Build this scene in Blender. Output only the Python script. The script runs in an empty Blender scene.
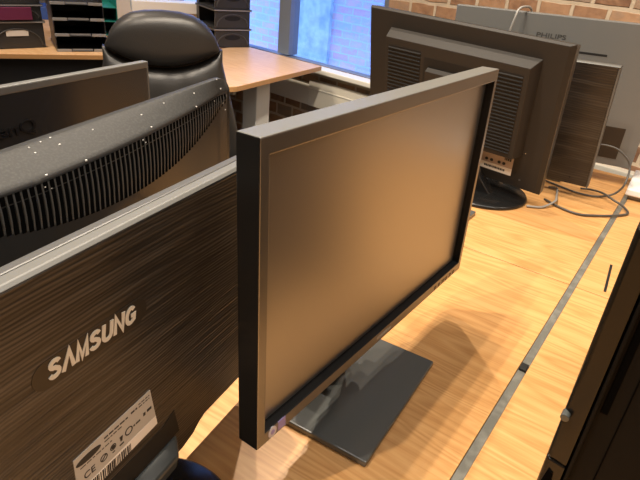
import bpy, bmesh, math, random
from math import sin, cos, pi, radians as R_
from mathutils import Vector, Matrix

random.seed(7)
sc = bpy.context.scene
col = sc.collection
DZ = 0.73                      # desk top height above the floor
def V(x, y, z): return Vector((x, y, z + DZ))

# ------------------------------------------------------------------ materials
def mat(name, color, rough=0.5, metal=0.0, spec=0.5, coat=0.0):
    m = bpy.data.materials.new(name); m.use_nodes = True
    b = m.node_tree.nodes['Principled BSDF']
    b.inputs['Base Color'].default_value = (*color, 1)
    b.inputs['Roughness'].default_value = rough
    b.inputs['Metallic'].default_value = metal
    b.inputs['Specular IOR Level'].default_value = spec
    b.inputs['Coat Weight'].default_value = coat
    return m
def nodes(m): return m.node_tree.nodes, m.node_tree.links, m.node_tree.nodes['Principled BSDF']
def N(m, t, **kw):
    n = m.node_tree.nodes.new(t)
    for k, v in kw.items(): setattr(n, k, v)
    return n
def ramp(m, stops):
    r = N(m, 'ShaderNodeValToRGB'); e = r.color_ramp.elements
    while len(e) < len(stops): e.new(0.5)
    for i, (p, c) in enumerate(stops): e[i].position = p; e[i].color = (*c, 1)
    return r
def mapped(m, scale, rot=(0, 0, 0), loc=(0, 0, 0)):
    tc = N(m, 'ShaderNodeTexCoord'); mp = N(m, 'ShaderNodeMapping')
    mp.inputs['Scale'].default_value = scale; mp.inputs['Rotation'].default_value = rot; mp.inputs['Location'].default_value = loc
    m.node_tree.links.new(tc.outputs['Object'], mp.inputs['Vector'])
    return mp
def grainy(m, scale=900, strength=0.05, dist=0.0004):
    nd, lk, b = nodes(m)
    mp = mapped(m, (1, 1, 1)); n = N(m, 'ShaderNodeTexNoise'); n.inputs['Scale'].default_value = scale
    bp = N(m, 'ShaderNodeBump'); bp.inputs['Strength'].default_value = strength; bp.inputs['Distance'].default_value = dist
    lk.new(mp.outputs[0], n.inputs['Vector']); lk.new(n.outputs['Fac'], bp.inputs['Height']); lk.new(bp.outputs[0], b.inputs['Normal'])
    return m
def dusty(m, base, dust, scale=260, lo=0.45, hi=0.8):
    nd, lk, b = nodes(m)
    mp = mapped(m, (1, 1, 1)); n = N(m, 'ShaderNodeTexNoise'); n.inputs['Scale'].default_value = scale; n.inputs['Detail'].default_value = 5
    r = ramp(m, [(lo, base), (hi, dust)])
    lk.new(mp.outputs[0], n.inputs['Vector']); lk.new(n.outputs['Fac'], r.inputs[0]); lk.new(r.outputs[0], b.inputs['Base Color'])
    return m

def wood(name, c_dark, c_mid, c_light, rough=0.38, rot=0.0, off=(0, 0, 0)):
    m = mat(name, c_mid, rough); nd, lk, b = nodes(m)
    mp = mapped(m, (0.9, 9.0, 9.0), (0, 0, rot), off)
    n1 = N(m, 'ShaderNodeTexNoise'); n1.inputs['Scale'].default_value = 1.7; n1.inputs['Detail'].default_value = 2; n1.inputs['Distortion'].default_value = 0.35
    wv = N(m, 'ShaderNodeMath', operation='MULTIPLY'); wv.inputs[1].default_value = 13.0
    fr = N(m, 'ShaderNodeMath', operation='PINGPONG'); fr.inputs[1].default_value = 0.5
    mp2 = mapped(m, (6, 190, 190), (0, 0, rot), off)
    n2 = N(m, 'ShaderNodeTexNoise'); n2.inputs['Scale'].default_value = 1.5; n2.inputs['Detail'].default_value = 4
    mx = N(m, 'ShaderNodeMath', operation='MULTIPLY_ADD'); mx.inputs[1].default_value = 0.55
    hf = N(m, 'ShaderNodeMath', operation='MULTIPLY'); hf.inputs[1].default_value = 0.5
    r = ramp(m, [(0.2, c_dark), (0.38, c_mid), (0.56, c_light)])
    lk.new(mp.outputs[0], n1.inputs['Vector']); lk.new(n1.outputs['Fac'], wv.inputs[0]); lk.new(wv.outputs[0], fr.inputs[0])
    lk.new(mp2.outputs[0], n2.inputs['Vector']); lk.new(n2.outputs['Fac'], hf.inputs[0])
    lk.new(fr.outputs[0], mx.inputs[0]); lk.new(hf.outputs[0], mx.inputs[2])
    lk.new(mx.outputs[0], r.inputs[0]); lk.new(r.outputs[0], b.inputs['Base Color'])
    return m

def bricks(name, cols, mortar, scale=(1, 1), bump=0.6, rough=0.85, bw=0.225, bh=0.075):
    m = mat(name, cols[0], rough); nd, lk, b = nodes(m)
    tc = N(m, 'ShaderNodeTexCoord'); sp = N(m, 'ShaderNodeSeparateXYZ'); cb = N(m, 'ShaderNodeCombineXYZ')
    lk.new(tc.outputs['Object'], sp.inputs[0]); lk.new(sp.outputs['X'], cb.inputs['X']); lk.new(sp.outputs['Z'], cb.inputs['Y'])
    nz = N(m, 'ShaderNodeTexNoise'); nz.inputs['Scale'].default_value = 9; lk.new(tc.outputs['Object'], nz.inputs['Vector'])
    wob = N(m, 'ShaderNodeMix', data_type='VECTOR'); wob.inputs['Factor'].default_value = 0.018
    lk.new(cb.outputs[0], wob.inputs[4]); lk.new(nz.outputs['Color'], wob.inputs[5])
    br = N(m, 'ShaderNodeTexBrick'); br.inputs['Scale'].default_value = 1.0
    br.inputs['Brick Width'].default_value = bw; br.inputs['Row Height'].default_value = bh
    br.inputs['Mortar Size'].default_value = 0.009; br.inputs['Mortar Smooth'].default_value = 0.35
    br.inputs['Color1'].default_value = (0, 0, 0, 1); br.inputs['Color2'].default_value = (1, 1, 1, 1); br.inputs['Mortar'].default_value = (.5, .5, .5, 1)
    lk.new(wob.outputs[1], br.inputs['Vector'])
    r = ramp(m, [(i / (len(cols) - 1), c) for i, c in enumerate(cols)])
    n2 = N(m, 'ShaderNodeTexNoise'); n2.inputs['Scale'].default_value = 22; n2.inputs['Detail'].default_value = 6
    lk.new(tc.outputs['Object'], n2.inputs['Vector'])
    ad = N(m, 'ShaderNodeMath', operation='MULTIPLY_ADD'); ad.inputs[1].default_value = 0.9; 
    sb = N(m, 'ShaderNodeMath', operation='SUBTRACT'); sb.inputs[1].default_value = 0.5
    lk.new(n2.outputs['Fac'], sb.inputs[0]); lk.new(sb.outputs[0], ad.inputs[0]); lk.new(br.outputs['Color'], ad.inputs[2])
    lk.new(ad.outputs[0], r.inputs[0])
    mx = N(m, 'ShaderNodeMix', data_type='RGBA'); mx.inputs[7].default_value = (*mortar, 1)
    lk.new(br.outputs['Fac'], mx.inputs[0]); lk.new(r.outputs[0], mx.inputs[6]); lk.new(mx.outputs[2], b.inputs['Base Color'])
    inv = N(m, 'ShaderNodeMath', operation='MULTIPLY_ADD'); inv.inputs[1].default_value = -1.0
    lk.new(br.outputs['Fac'], inv.inputs[0]); lk.new(n2.outputs['Fac'], inv.inputs[2])
    bp = N(m, 'ShaderNodeBump'); bp.inputs['Strength'].default_value = bump; bp.inputs['Distance'].default_value = 0.012
    lk.new(inv.outputs[0], bp.inputs['Height']); lk.new(bp.outputs[0], b.inputs['Normal'])
    return m

def ridged(name, c0, c1, c2, rough=0.3, pitch=0.0038, depth=0.0009, streak=260):
    """dark plastic shell with fine wavy horizontal ridges"""
    m = mat(name, c1, rough); nd, lk, b = nodes(m)
    tc = N(m, 'ShaderNodeTexCoord'); sp = N(m, 'ShaderNodeSeparateXYZ'); lk.new(tc.outputs['Object'], sp.inputs[0])
    mpw = mapped(m, (4, 4, 22)); nw = N(m, 'ShaderNodeTexNoise'); nw.inputs['Scale'].default_value = 1.0; nw.inputs['Detail'].default_value = 3
    lk.new(mpw.outputs[0], nw.inputs['Vector'])
    wz = N(m, 'ShaderNodeMath', operation='MULTIPLY_ADD'); wz.inputs[1].default_value = 0.022; lk.new(nw.outputs['Fac'], wz.inputs[0]); lk.new(sp.outputs['Z'], wz.inputs[2])
    sc_ = N(m, 'ShaderNodeMath', operation='MULTIPLY'); sc_.inputs[1].default_value = 2 * pi / pitch; lk.new(wz.outputs[0], sc_.inputs[0])
    sn = N(m, 'ShaderNodeMath', operation='SINE'); lk.new(sc_.outputs[0], sn.inputs[0])
    mp = mapped(m, (7, 7, streak)); n = N(m, 'ShaderNodeTexNoise'); n.inputs['Scale'].default_value = 1.0
    n.inputs['Detail'].default_value = 2.0; n.inputs['Distortion'].default_value = 0.2; lk.new(mp.outputs[0], n.inputs['Vector'])
    h = N(m, 'ShaderNodeMath', operation='MULTIPLY_ADD'); h.inputs[1].default_value = 0.13; lk.new(sn.outputs[0], h.inputs[0]); lk.new(n.outputs['Fac'], h.inputs[2])
    r = ramp(m, [(0.36, c0), (0.54, c1), (0.76, c2)])
    bp = N(m, 'ShaderNodeBump'); bp.inputs['Strength'].default_value = 0.8; bp.inputs['Distance'].default_value = depth
    lk.new(h.outputs[0], r.inputs[0]); lk.new(r.outputs[0], b.inputs['Base Color'])
    lk.new(h.outputs[0], bp.inputs['Height']); lk.new(bp.outputs[0], b.inputs['Normal'])
    return m

M = {}
M['bezel'] = grainy(mat('black_matte_plastic', (0.015, 0.0148, 0.014), 0.3), 1400, 0.04)
M['bezel'].node_tree.nodes['Principled BSDF'].inputs['IOR'].default_value = 2.2
M['shell'] = grainy(mat('dark_grey_plastic', (0.030, 0.028, 0.025), 0.45), 1200, 0.12)
M['shellA'] = grainy(mat('warm_black_plastic', (0.027, 0.0235, 0.020), 0.6, spec=0.3), 1200, 0.12)
M['louvre'] = mat('louvre_dark', (0.017, 0.0165, 0.016), 0.7, spec=0.2)
M['vent'] = mat('vent_dark', (0.004, 0.004, 0.004), 0.7)
M['screen'] = grainy(mat('matte_screen', (0.026, 0.022, 0.017), 0.34), 2500, 0.05, 0.0002)
M['screen'].node_tree.nodes['Principled BSDF'].inputs['IOR'].default_value = 5.0
M['littop'] = mat('lit_top_plastic', (0.115, 0.115, 0.105), 0.4)  # paler plastic for the top faces, overhead light put into the colour
M['bezelmain'] = mat('black_case_plastic', (0.009, 0.009, 0.009), 0.42, spec=0.3)
M['bezelfront'] = mat('satin_front_plastic', (0.018, 0.017, 0.015), 0.34)
M['bezelfront'].node_tree.nodes['Principled BSDF'].inputs['IOR'].default_value = 3.2
M['void'] = mat('deep_black', (0.0015, 0.0015, 0.0015), 0.9, spec=0.05)
M['rim'] = mat('screen_border', (0.006, 0.006, 0.006), 0.35)
M['silver'] = grainy(mat('silver_plastic', (0.12, 0.12, 0.113), 0.45, 0.1), 1500, 0.04)
M['greyedge'] = mat('grey_edge_plastic', (0.07, 0.07, 0.068), 0.4)
M['gloss'] = mat('gloss_black', (0.009, 0.009, 0.009), 0.26)
M['basemain'] = grainy(mat('satin_black_base', (0.095, 0.098, 0.094), 0.18), 1600, 0.02)
M['basemain'].node_tree.nodes['Principled BSDF'].inputs['IOR'].default_value = 1.7
M['neck'] = mat('grey_satin', (0.09, 0.10, 0.10), 0.25, 0.3)
M['ridged'] = ridged('ridged_brown_black', (0.016, 0.0135, 0.011), (0.032, 0.027, 0.022), (0.070, 0.060, 0.049), 0.33)
M['ridged2'] = ridged('ridged_brown_black_far', (0.015, 0.012, 0.010), (0.022, 0.018, 0.015), (0.042, 0.035, 0.029), 0.33, 0.006, 0.0012, 90)
M['dust'] = dusty(mat('dusty_lit_top', (0.09, 0.09, 0.085), 0.62, spec=0.3), (0.026, 0.026, 0.025), (0.045, 0.045, 0.043), 420)  # grey of settled dust, with light on the up-facing strip also coloured in
M['ventrib'] = mat('rib_grey', (0.075, 0.075, 0.072), 0.45)
M['ventshell'] = grainy(mat('satin_black_shell', (0.022, 0.022, 0.022), 0.3), 900, 0.06)
M['benq'] = grainy(mat('dark_satin_back', (0.016, 0.016, 0.017), 0.26), 900, 0.05)
M['philips'] = grainy(mat('grey_satin_back', (0.14, 0.142, 0.137), 0.36), 900, 0.08)
M['darkrecess'] = mat('recess_dark', (0.022, 0.016, 0.012), 0.4)
M['letter'] = mat('pale_lettering', (0.62, 0.60, 0.53), 0.4)
M['darkletter'] = mat('dark_lettering', (0.008, 0.008, 0.009), 0.22)
M['dimletter'] = mat('dim_lettering', (0.040, 0.038, 0.036), 0.4)
M['ink'] = mat('black_ink', (0.02, 0.02, 0.02), 0.6)
M['label'] = mat('label_grey', (0.47, 0.46, 0.43), 0.45)
M['labelw'] = mat('label_white', (0.85, 0.82, 0.76), 0.5)
M['labelp'] = mat('label_pinkgrey', (0.42, 0.34, 0.29), 0.5)
M['stw'] = mat('sticker_pale', (0.62, 0.60, 0.66), 0.4)
M['stp'] = mat('sticker_violet', (0.34, 0.28, 0.56), 0.4)
M['steel'] = mat('steel', (0.55, 0.55, 0.53), 0.25, 1.0)
M['cable'] = mat('grey_cable', (0.075, 0.068, 0.06), 0.42)
M['cablelight'] = mat('light_grey_cable', (0.30, 0.29, 0.27), 0.4)
M['channel'] = dusty(mat('cable_channel_metal', (0.2, 0.2, 0.18), 0.3, 0.2), (0.17, 0.17, 0.15), (0.28, 0.28, 0.25), 60)
M['wood'] = wood('beech_desktop', (0.53, 0.26, 0.088), (0.62, 0.33, 0.120), (0.68, 0.385, 0.155))
M['wood2'] = wood('beech_desktop_other', (0.51, 0.25, 0.083), (0.61, 0.322, 0.115), (0.68, 0.385, 0.155), rot=0.35, off=(3.1, 1.7, 0))
M['woodfar'] = wood('beech_far', (0.58, 0.33, 0.15), (0.68, 0.42, 0.21), (0.74, 0.49, 0.27))
M['wedge'] = mat('beech_edge', (0.52, 0.28, 0.11), 0.45)
M['legw'] = mat('white_powder_coat', (0.62, 0.62, 0.58), 0.4)
M['trunk'] = mat('white_pvc', (0.66, 0.63, 0.54), 0.4)
M['sill'] = mat('white_sill', (0.78, 0.76, 0.68), 0.4)
M['frame'] = mat('grey_window_frame', (0.17, 0.20, 0.25), 0.4)
M['brick'] = bricks('warm_brick', [(0.20, 0.10, 0.055), (0.36, 0.20, 0.11), (0.46, 0.27, 0.15), (0.30, 0.22, 0.16)], (0.58, 0.47, 0.34), bw=0.135)
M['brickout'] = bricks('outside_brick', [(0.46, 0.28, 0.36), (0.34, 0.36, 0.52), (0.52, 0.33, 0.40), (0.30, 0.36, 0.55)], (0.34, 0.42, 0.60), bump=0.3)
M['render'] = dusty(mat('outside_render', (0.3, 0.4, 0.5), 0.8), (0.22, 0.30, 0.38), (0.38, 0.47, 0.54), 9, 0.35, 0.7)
M['plaster'] = mat('plaster_wall', (0.62, 0.58, 0.52), 0.8)
M['ceil'] = mat('ceiling_paint', (0.70, 0.68, 0.64), 0.9)
M['carpet'] = dusty(mat('dark_carpet', (0.05, 0.045, 0.04), 0.95), (0.035, 0.03, 0.027), (0.075, 0.065, 0.058), 300)
M['panel'] = mat('dark_panel', (0.020, 0.020, 0.021), 0.6)
M['leather'] = None
M['tray'] = mat('black_tray_plastic', (0.020, 0.020, 0.023), 0.35)
M['stray'] = mat('charcoal_tray_plastic', (0.036, 0.036, 0.038), 0.4)
M['ridge'] = mat('tray_ridge', (0.07, 0.07, 0.072), 0.4)
M['trayedge'] = mat('tray_label_grey', (0.30, 0.29, 0.28), 0.5)
M['teal'] = mat('teal_tray_plastic', (0.01, 0.20, 0.17), 0.4)
M['magenta'] = mat('magenta_folder', (0.16, 0.022, 0.075), 0.45)
M['blue'] = mat('blue_folder', (0.03, 0.08, 0.28), 0.45)
M['paper'] = mat('white_paper', (0.78, 0.77, 0.74), 0.7)
M['cream'] = mat('cream_card', (0.66, 0.55, 0.40), 0.7)
M['white'] = mat('white_plastic', (0.80, 0.80, 0.78), 0.35)
M['pcgloss'] = mat('piano_black', (0.008, 0.007, 0.006), 0.2, spec=0.35)
M['pcmatte'] = grainy(mat('pc_black', (0.0045, 0.0045, 0.0045), 0.6, spec=0.12), 900, 0.05)
def leather():
    m = mat('black_leather', (0.020, 0.019, 0.018), 0.42); nd, lk, b = nodes(m)
    mp = mapped(m, (1, 1, 1)); n = N(m, 'ShaderNodeTexVoronoi'); n.inputs['Scale'].default_value = 260
    n2 = N(m, 'ShaderNodeTexNoise'); n2.inputs['Scale'].default_value = 7; n2.inputs['Detail'].default_value = 3
    ad = N(m, 'ShaderNodeMath', operation='MULTIPLY_ADD'); ad.inputs[1].default_value = 0.12
    bp = N(m, 'ShaderNodeBump'); bp.inputs['Strength'].default_value = 0.35; bp.inputs['Distance'].default_value = 0.006
    lk.new(mp.outputs[0], n.inputs['Vector']); lk.new(mp.outputs[0], n2.inputs['Vector'])
    lk.new(n.outputs['Distance'], ad.inputs[0]); lk.new(n2.outputs['Fac'], ad.inputs[2]); lk.new(ad.outputs[0], bp.inputs['Height']); lk.new(bp.outputs[0], b.inputs['Normal'])
    return m
M['leather'] = leather()
def glass():
    m = bpy.data.materials.new('window_glass'); m.use_nodes = True; t = m.node_tree; t.nodes.clear()
    o = t.nodes.new('ShaderNodeOutputMaterial'); mx = t.nodes.new('ShaderNodeMixShader'); a = t.nodes.new('ShaderNodeBsdfTransparent'); g = t.nodes.new('ShaderNodeBsdfGlossy')
    f = t.nodes.new('ShaderNodeMath'); f.operation = 'MULTIPLY_ADD'; f.inputs[1].default_value = .85; f.inputs[2].default_value = .035; lw = t.nodes.new('ShaderNodeLayerWeight'); lw.inputs['Blend'].default_value = .5; pw = t.nodes.new('ShaderNodeMath'); pw.operation = 'POWER'; pw.inputs[1].default_value = 5; t.links.new(lw.outputs['Facing'], pw.inputs[0]); t.links.new(pw.outputs[0], f.inputs[0]); g.inputs['Roughness'].default_value = 0.02; a.inputs['Color'].default_value = (0.93, 0.96, 0.97, 1)
    t.links.new(f.outputs[0], mx.inputs[0]); t.links.new(a.outputs[0], mx.inputs[1]); t.links.new(g.outputs[0], mx.inputs[2]); t.links.new(mx.outputs[0], o.inputs[0])
    return m
M['glass'] = glass()

# ------------------------------------------------------------------ object helpers
def tag(o, label=None, cat=None, group=None, kind=None):
    if label: o['label'] = label
    if cat: o['category'] = cat
    if group: o['group'] = group
    if kind: o['kind'] = kind
    return o
def empty(name, loc, rz, label, cat, group=None):
    o = bpy.data.objects.new(name, None); col.objects.link(o); o.empty_display_size = 0.05
    o.matrix_world = Matrix.Translation(loc) @ Matrix.Rotation(rz, 4, 'Z')
    return tag(o, label, cat, group)
def frame(o, u, n, up):
    """local x along u (viewer's right), y away from the viewer, z up"""
    m = Matrix.Identity(4)
    for i in range(3): m[i][0] = u[i]; m[i][1] = -n[i]; m[i][2] = up[i]; m[i][3] = o[i]
    return m
def tilted(pos, yaw, tilt, roll):
    yaw, tilt, roll = R_(yaw), R_(tilt), R_(roll)
    ux = Vector((cos(yaw), sin(yaw), 0)); n = Vector((sin(yaw), -cos(yaw), 0)); z = Vector((0, 0, 1))
    up = z * cos(tilt) + n * sin(tilt); nn = n * cos(tilt) - z * sin(tilt)
    u2 = ux * cos(roll) + up * sin(roll); up2 = up * cos(roll) - ux * sin(roll)
    return frame(V(*pos), u2, nn, up2)
I4 = Matrix.Identity(4)
class MB:
    def __init__(s, T=None): s.bm = bmesh.new(); s.T = T or I4
    def v(s, p): return s.bm.verts.new(s.T @ Vector(p))
    def face(s, pts):
        try: return s.bm.faces.new([s.v(p) for p in pts])
        except ValueError: return None
    def box(s, x0, x1, y0, y1, z0, z1):
        p = [s.v((x, y, z)) for z in (z0, z1) for (x, y) in ((x0, y0), (x1, y0), (x1, y1), (x0, y1))]
        for f in ((3, 2, 1, 0), (4, 5, 6, 7), (0, 1, 5, 4), (1, 2, 6, 5), (2, 3, 7, 6), (3, 0, 4, 7)): s.bm.faces.new([p[i] for i in f])
        return s
    def frustum(s, a, b):
        """two corresponding polygon loops joined and capped"""
        A = [s.v(p) for p in a]; B = [s.v(p) for p in b]; n = len(A)
        s.bm.faces.new(A[::-1]); s.bm.faces.new(B)
        for i in range(n): s.bm.faces.new([A[i], A[(i + 1) % n], B[(i + 1) % n], B[i]])
        return s
    def prism_xz(s, poly, y0, y1): return s.frustum([(x, y0, z) for x, z in poly], [(x, y1, z) for x, z in poly])
    def prism_xy(s, poly, z0, z1): return s.frustum([(x, y, z0) for x, y in poly], [(x, y, z1) for x, y in poly])
    def prism_yz(s, poly, x0, x1): return s.frustum([(x0, y, z) for y, z in poly], [(x1, y, z) for y, z in poly])
    def ring(s, o, i, y0, y1):
        """rectangular ring in xz: o, i = (x0, x1, z0, z1)"""
        def q(r, y): return [(r[0], y, r[2]), (r[1], y, r[2]), (r[1], y, r[3]), (r[0], y, r[3])]
        L = [[s.v(p) for p in q(r, y)] for r, y in ((o, y0), (i, y0), (i, y1), (o, y1))]
        for k in range(4):
            for a in range(4):
                b = (a + 1) % 4; s.bm.faces.new([L[k][a], L[k][b], L[(k + 1) % 4][b], L[(k + 1) % 4][a]])
        return s
    def cyl(s, c, r, h, n=32, axis='z', r2=None):
        r2 = r if r2 is None else r2
        def pt(t, rr, k):
            a, b = rr * cos(t), rr * sin(t)
            return {'z': (c[0] + a, c[1] + b, c[2] + k), 'y': (c[0] + a, c[1] + k, c[2] + b), 'x': (c[0] + k, c[1] + a, c[2] + b)}[axis]
        ts = [2 * pi * i / n for i in range(n)]
        return s.frustum([pt(t, r, 0) for t in ts], [pt(t, r2, h) for t in ts])
    def lathe(s, c, prof, n=48, sx=1, sy=1):
        rows = [[s.v((c[0] + sx * r * cos(2 * pi * i / n), c[1] + sy * r * sin(2 * pi * i / n), c[2] + z)) for i in range(n)] for r, z in prof]
        for a, b in zip(rows, rows[1:]):
            for i in range(n): s.bm.faces.new([a[i], a[(i + 1) % n], b[(i + 1) % n], b[i]])
        s.bm.faces.new(rows[0][::-1]); s.bm.faces.new(rows[-1])
        return s
    def grid(s, fn, nu, nv):
        g = [[s.v(fn(i / nu, j / nv)) for i in range(nu + 1)] for j in range(nv + 1)]
        for j in range(nv):
            for i in range(nu): s.bm.faces.new([g[j][i], g[j][i + 1], g[j + 1][i + 1], g[j + 1][i]])
        return s
    def closed_grid(s, front, back, nu, nv):
        F = [[s.v(front(i / nu, j / nv)) for i in range(nu + 1)] for j in range(nv + 1)]
        B = [[s.v(back(i / nu, j / nv)) for i in range(nu + 1)] for j in range(nv + 1)]
        for j in range(nv):
            for i in range(nu):
                s.bm.faces.new([F[j][i], F[j][i + 1], F[j + 1][i + 1], F[j + 1][i]])
                s.bm.faces.new([B[j][i], B[j + 1][i], B[j + 1][i + 1], B[j][i + 1]])
        for i in range(nu):
            s.bm.faces.new([F[0][i + 1], F[0][i], B[0][i], B[0][i + 1]]); s.bm.faces.new([F[nv][i], F[nv][i + 1], B[nv][i + 1], B[nv][i]])
        for j in range(nv):
            s.bm.faces.new([F[j][0], F[j + 1][0], B[j + 1][0], B[j][0]]); s.bm.faces.new([F[j + 1][nu], F[j][nu], B[j][nu], B[j + 1][nu]])
        return s
    def tube(s, pts, r, n=8, sub=6):
        P = [Vector(p) for p in pts]; Q = []
        for i in range(len(P) - 1):
            p0, p1, p2, p3 = P[max(i - 1, 0)], P[i], P[i + 1], P[min(i + 2, len(P) - 1)]
            for k in range(sub):
                t = k / sub
                Q.append(0.5 * ((2 * p1) + (p2 - p0) * t + (2 * p0 - 5 * p1 + 4 * p2 - p3) * t * t + (3 * p1 - p0 - 3 * p2 + p3) * t ** 3))
        Q.append(P[-1]); rows = []; nrm = None
        for i, q in enumerate(Q):
            d = (Q[min(i + 1, len(Q) - 1)] - Q[max(i - 1, 0)]).normalized()
            if nrm is None: nrm = d.orthogonal().normalized()
            nrm = (nrm - d * nrm.dot(d)).normalized(); b = d.cross(nrm)
            rows.append([s.v(q + (nrm * cos(2 * pi * k / n) + b * sin(2 * pi * k / n)) * r) for k in range(n)])
        for a, b in zip(rows, rows[1:]):
            for k in range(n): s.bm.faces.new([a[k], a[(k + 1) % n], b[(k + 1) % n], b[k]])
        s.bm.faces.new(rows[0][::-1]); s.bm.faces.new(rows[-1])
        return s
    def build(s, name, m, parent=None, bevel=0, seg=2, smooth=False, label=None, sub=0, weld=False):
        if weld: bmesh.ops.remove_doubles(s.bm, verts=s.bm.verts, dist=1e-5)
        bmesh.ops.recalc_face_normals(s.bm, faces=s.bm.faces)
        chain = I4
        if parent:
            p = parent; chain = parent.matrix_basis.copy()
            while p.parent: p = p.parent; chain = p.matrix_basis @ chain
        bmesh.ops.transform(s.bm, matrix=chain.inverted(), verts=s.bm.verts)
        me = bpy.data.meshes.new(name); s.bm.to_mesh(me); s.bm.free()
        o = bpy.data.objects.new(name, me); col.objects.link(o)
        if parent: o.parent = parent
        for mm in (m if isinstance(m, (list, tuple)) else [m]): me.materials.append(mm)
        if bevel:
            b = o.modifiers.new('bevel', 'BEVEL'); b.width = bevel; b.segments = seg; b.limit_method = 'ANGLE'; b.angle_limit = R_(35)
        if sub:
            b = o.modifiers.new('subd', 'SUBSURF'); b.levels = sub; b.render_levels = sub
        if smooth:
            for f in me.polygons: f.use_smooth = True
        if label: o['label'] = label
        return o
def place_origin(o):
    """move a loose mesh object's origin to the middle of its base"""
    me = o.data; xs = [v.co for v in me.vertices]
    c = Vector(((min(v.x for v in xs) + max(v.x for v in xs)) / 2, (min(v.y for v in xs) + max(v.y for v in xs)) / 2, min(v.z for v in xs)))
    me.transform(Matrix.Translation(-c)); o.location = c
    return o

def text_into(mb, body, T, x0, x1, z0, z1, y, ext=0.0006, shear=0.0, bold=0.0, thin_y=True):
    """lettering fitted to a box of the frame T, standing proud of depth y"""
    cu = bpy.data.curves.new('lettering', 'FONT'); cu.body = body; cu.size = 1; cu.shear = shear; cu.offset = bold; cu.extrude = 0.5; cu.resolution_u = 4
    to = bpy.data.objects.new('lettering', cu); col.objects.link(to)
    bpy.context.view_layer.update()
    me = bpy.data.meshes.new_from_object(to.evaluated_get(bpy.context.evaluated_depsgraph_get()))
    bpy.data.objects.remove(to); bpy.data.curves.remove(cu)
    xs = [v.co.x for v in me.vertices]; ys = [v.co.y for v in me.vertices]
    ax, bx, ay, by = min(xs), max(xs), min(ys), max(ys)
    for v in me.vertices:
        x = x0 + (v.co.x - ax) / (bx - ax) * (x1 - x0); z = z0 + (v.co.y - ay) / (by - ay) * (z1 - z0)
        v.co = T @ Vector((x, y - ext if v.co.z > 0 else y + 0.0002, z))
    mb.bm.from_mesh(me); bpy.data.meshes.remove(me)
    return mb

def arc(cx, cz, rx, rz, a0, a1, n=8): return [(cx + rx * cos(R_(a0 + (a1 - a0) * k / n)), cz + rz * sin(R_(a0 + (a1 - a0) * k / n))) for k in range(n + 1)]
S_STROKE = arc(.5, .74, .34, .185, 15, 270, 10) + arc(.5, .30, .36, .205, 90, -165, 10)[1:]
STROKES = {'S': [S_STROKE], 'A': [[(.06, 0), (.5, .95), (.94, 0)]], 'M': [[(.08, 0), (.12, .93), (.5, .12), (.88, .93), (.92, 0)]],
           'U': [[(.12, 1), (.12, .36)] + arc(.5, .36, .38, .28, 180, 360, 10)[1:] + [(.88, 1)]], 'N': [[(.12, 0), (.12, .95), (.88, .05), (.88, 1)]],
           'G': [arc(.52, .5, .40, .42, 42, 300, 14) + [(.90, .20), (.90, .46), (.56, .46)]]}
def stroke_word(mb, word, x0, x1, z0, z1, y, t, slant=0.0, ext=.0006, gap=.16):
    n = len(word); wl = (x1 - x0) / (n + gap * (n - 1)); h = z1 - z0
    for i, ch in enumerate(word):
        for pl in STROKES[ch]:
            P = [Vector((x0 + i * wl * (1 + gap) + px * wl + slant * (pz - .5) * h, z0 + t / 2 + pz * (h - t))) for px, pz in pl]
            L, Rr = [], []
            for k, p in enumerate(P):
                d0 = (p - P[k - 1]).normalized() if k else None; d1 = (P[k + 1] - p).normalized() if k < len(P) - 1 else None
                d0 = d0 or d1; d1 = d1 or d0
                m_ = (d0 + d1); m_ = m_.normalized() if m_.length > 1e-4 else d1
                nrm = Vector((-m_.y, m_.x)); c_ = max(.42, abs(nrm.dot(Vector((-d1.y, d1.x)))))
                L.append(p + nrm * (t / 2 / c_)); Rr.append(p - nrm * (t / 2 / c_))
            for k in range(len(P) - 1):
                q = [L[k], L[k + 1], Rr[k + 1], Rr[k]]
                mb.prism_xz([(v_.x, v_.y) for v_ in q], y - ext, y + .0002)
    return mb

# ------------------------------------------------------------------ room shell (own frame, turned 8 degrees from the desks)
TH = R_(-8.0)
D = Vector((cos(TH), sin(TH), 0)); NN = Vector((-sin(TH), cos(TH), 0))
room = Matrix.Translation((-1.75, 2.62, DZ)) @ Matrix.Rotation(TH, 4, 'Z')     # x along the window wall, y outwards, z=0 at desk height
ZF, ZC = -DZ, 2.05
def shell(name, mb, m, bevel=0):
    o = mb.build(name, m, None, bevel); tag(o, kind='structure')
    o.data.transform(room.inverted()); o.matrix_world = room
    return o
XL, XR, YF = -3.6, 4.6, -6.5
WX0, WX1, WZ0, WZ1 = -2.9, 0.345, -0.03, 1.35
w = MB(room)
w.box(XL, WX0, 0, .3, ZF, ZC); w.box(WX1, XR, 0, .3, ZF, ZC); w.box(WX0, WX1, 0, .074, ZF, WZ0); w.box(WX0, WX1, 0, .3, WZ1, ZC)
shell('wall_back', w, M['brick'])
shell('wall_left', MB(room).box(XL - .1, XL, YF, .3, ZF, ZC), M['plaster'])
shell('wall_right', MB(room).box(XR, XR + .1, YF, .3, ZF, ZC), M['brick'])
shell('wall_front', MB(room).box(XL - .1, XR + .1, YF - .1, YF, ZF, ZC), M['plaster'])
shell('floor', MB(room).box(XL - .1, XR + .1, YF - .1, .3, ZF - .1, ZF), M['carpet'])
shell('ceiling', MB(room).box(XL - .1, XR + .1, YF - .1, .3, ZC, ZC + .1), M['ceil'])
shell('baseboard_back', MB(room).box(XL, XR, -.015, 0, ZF, ZF + .1), M['trunk'], .003)
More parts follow.
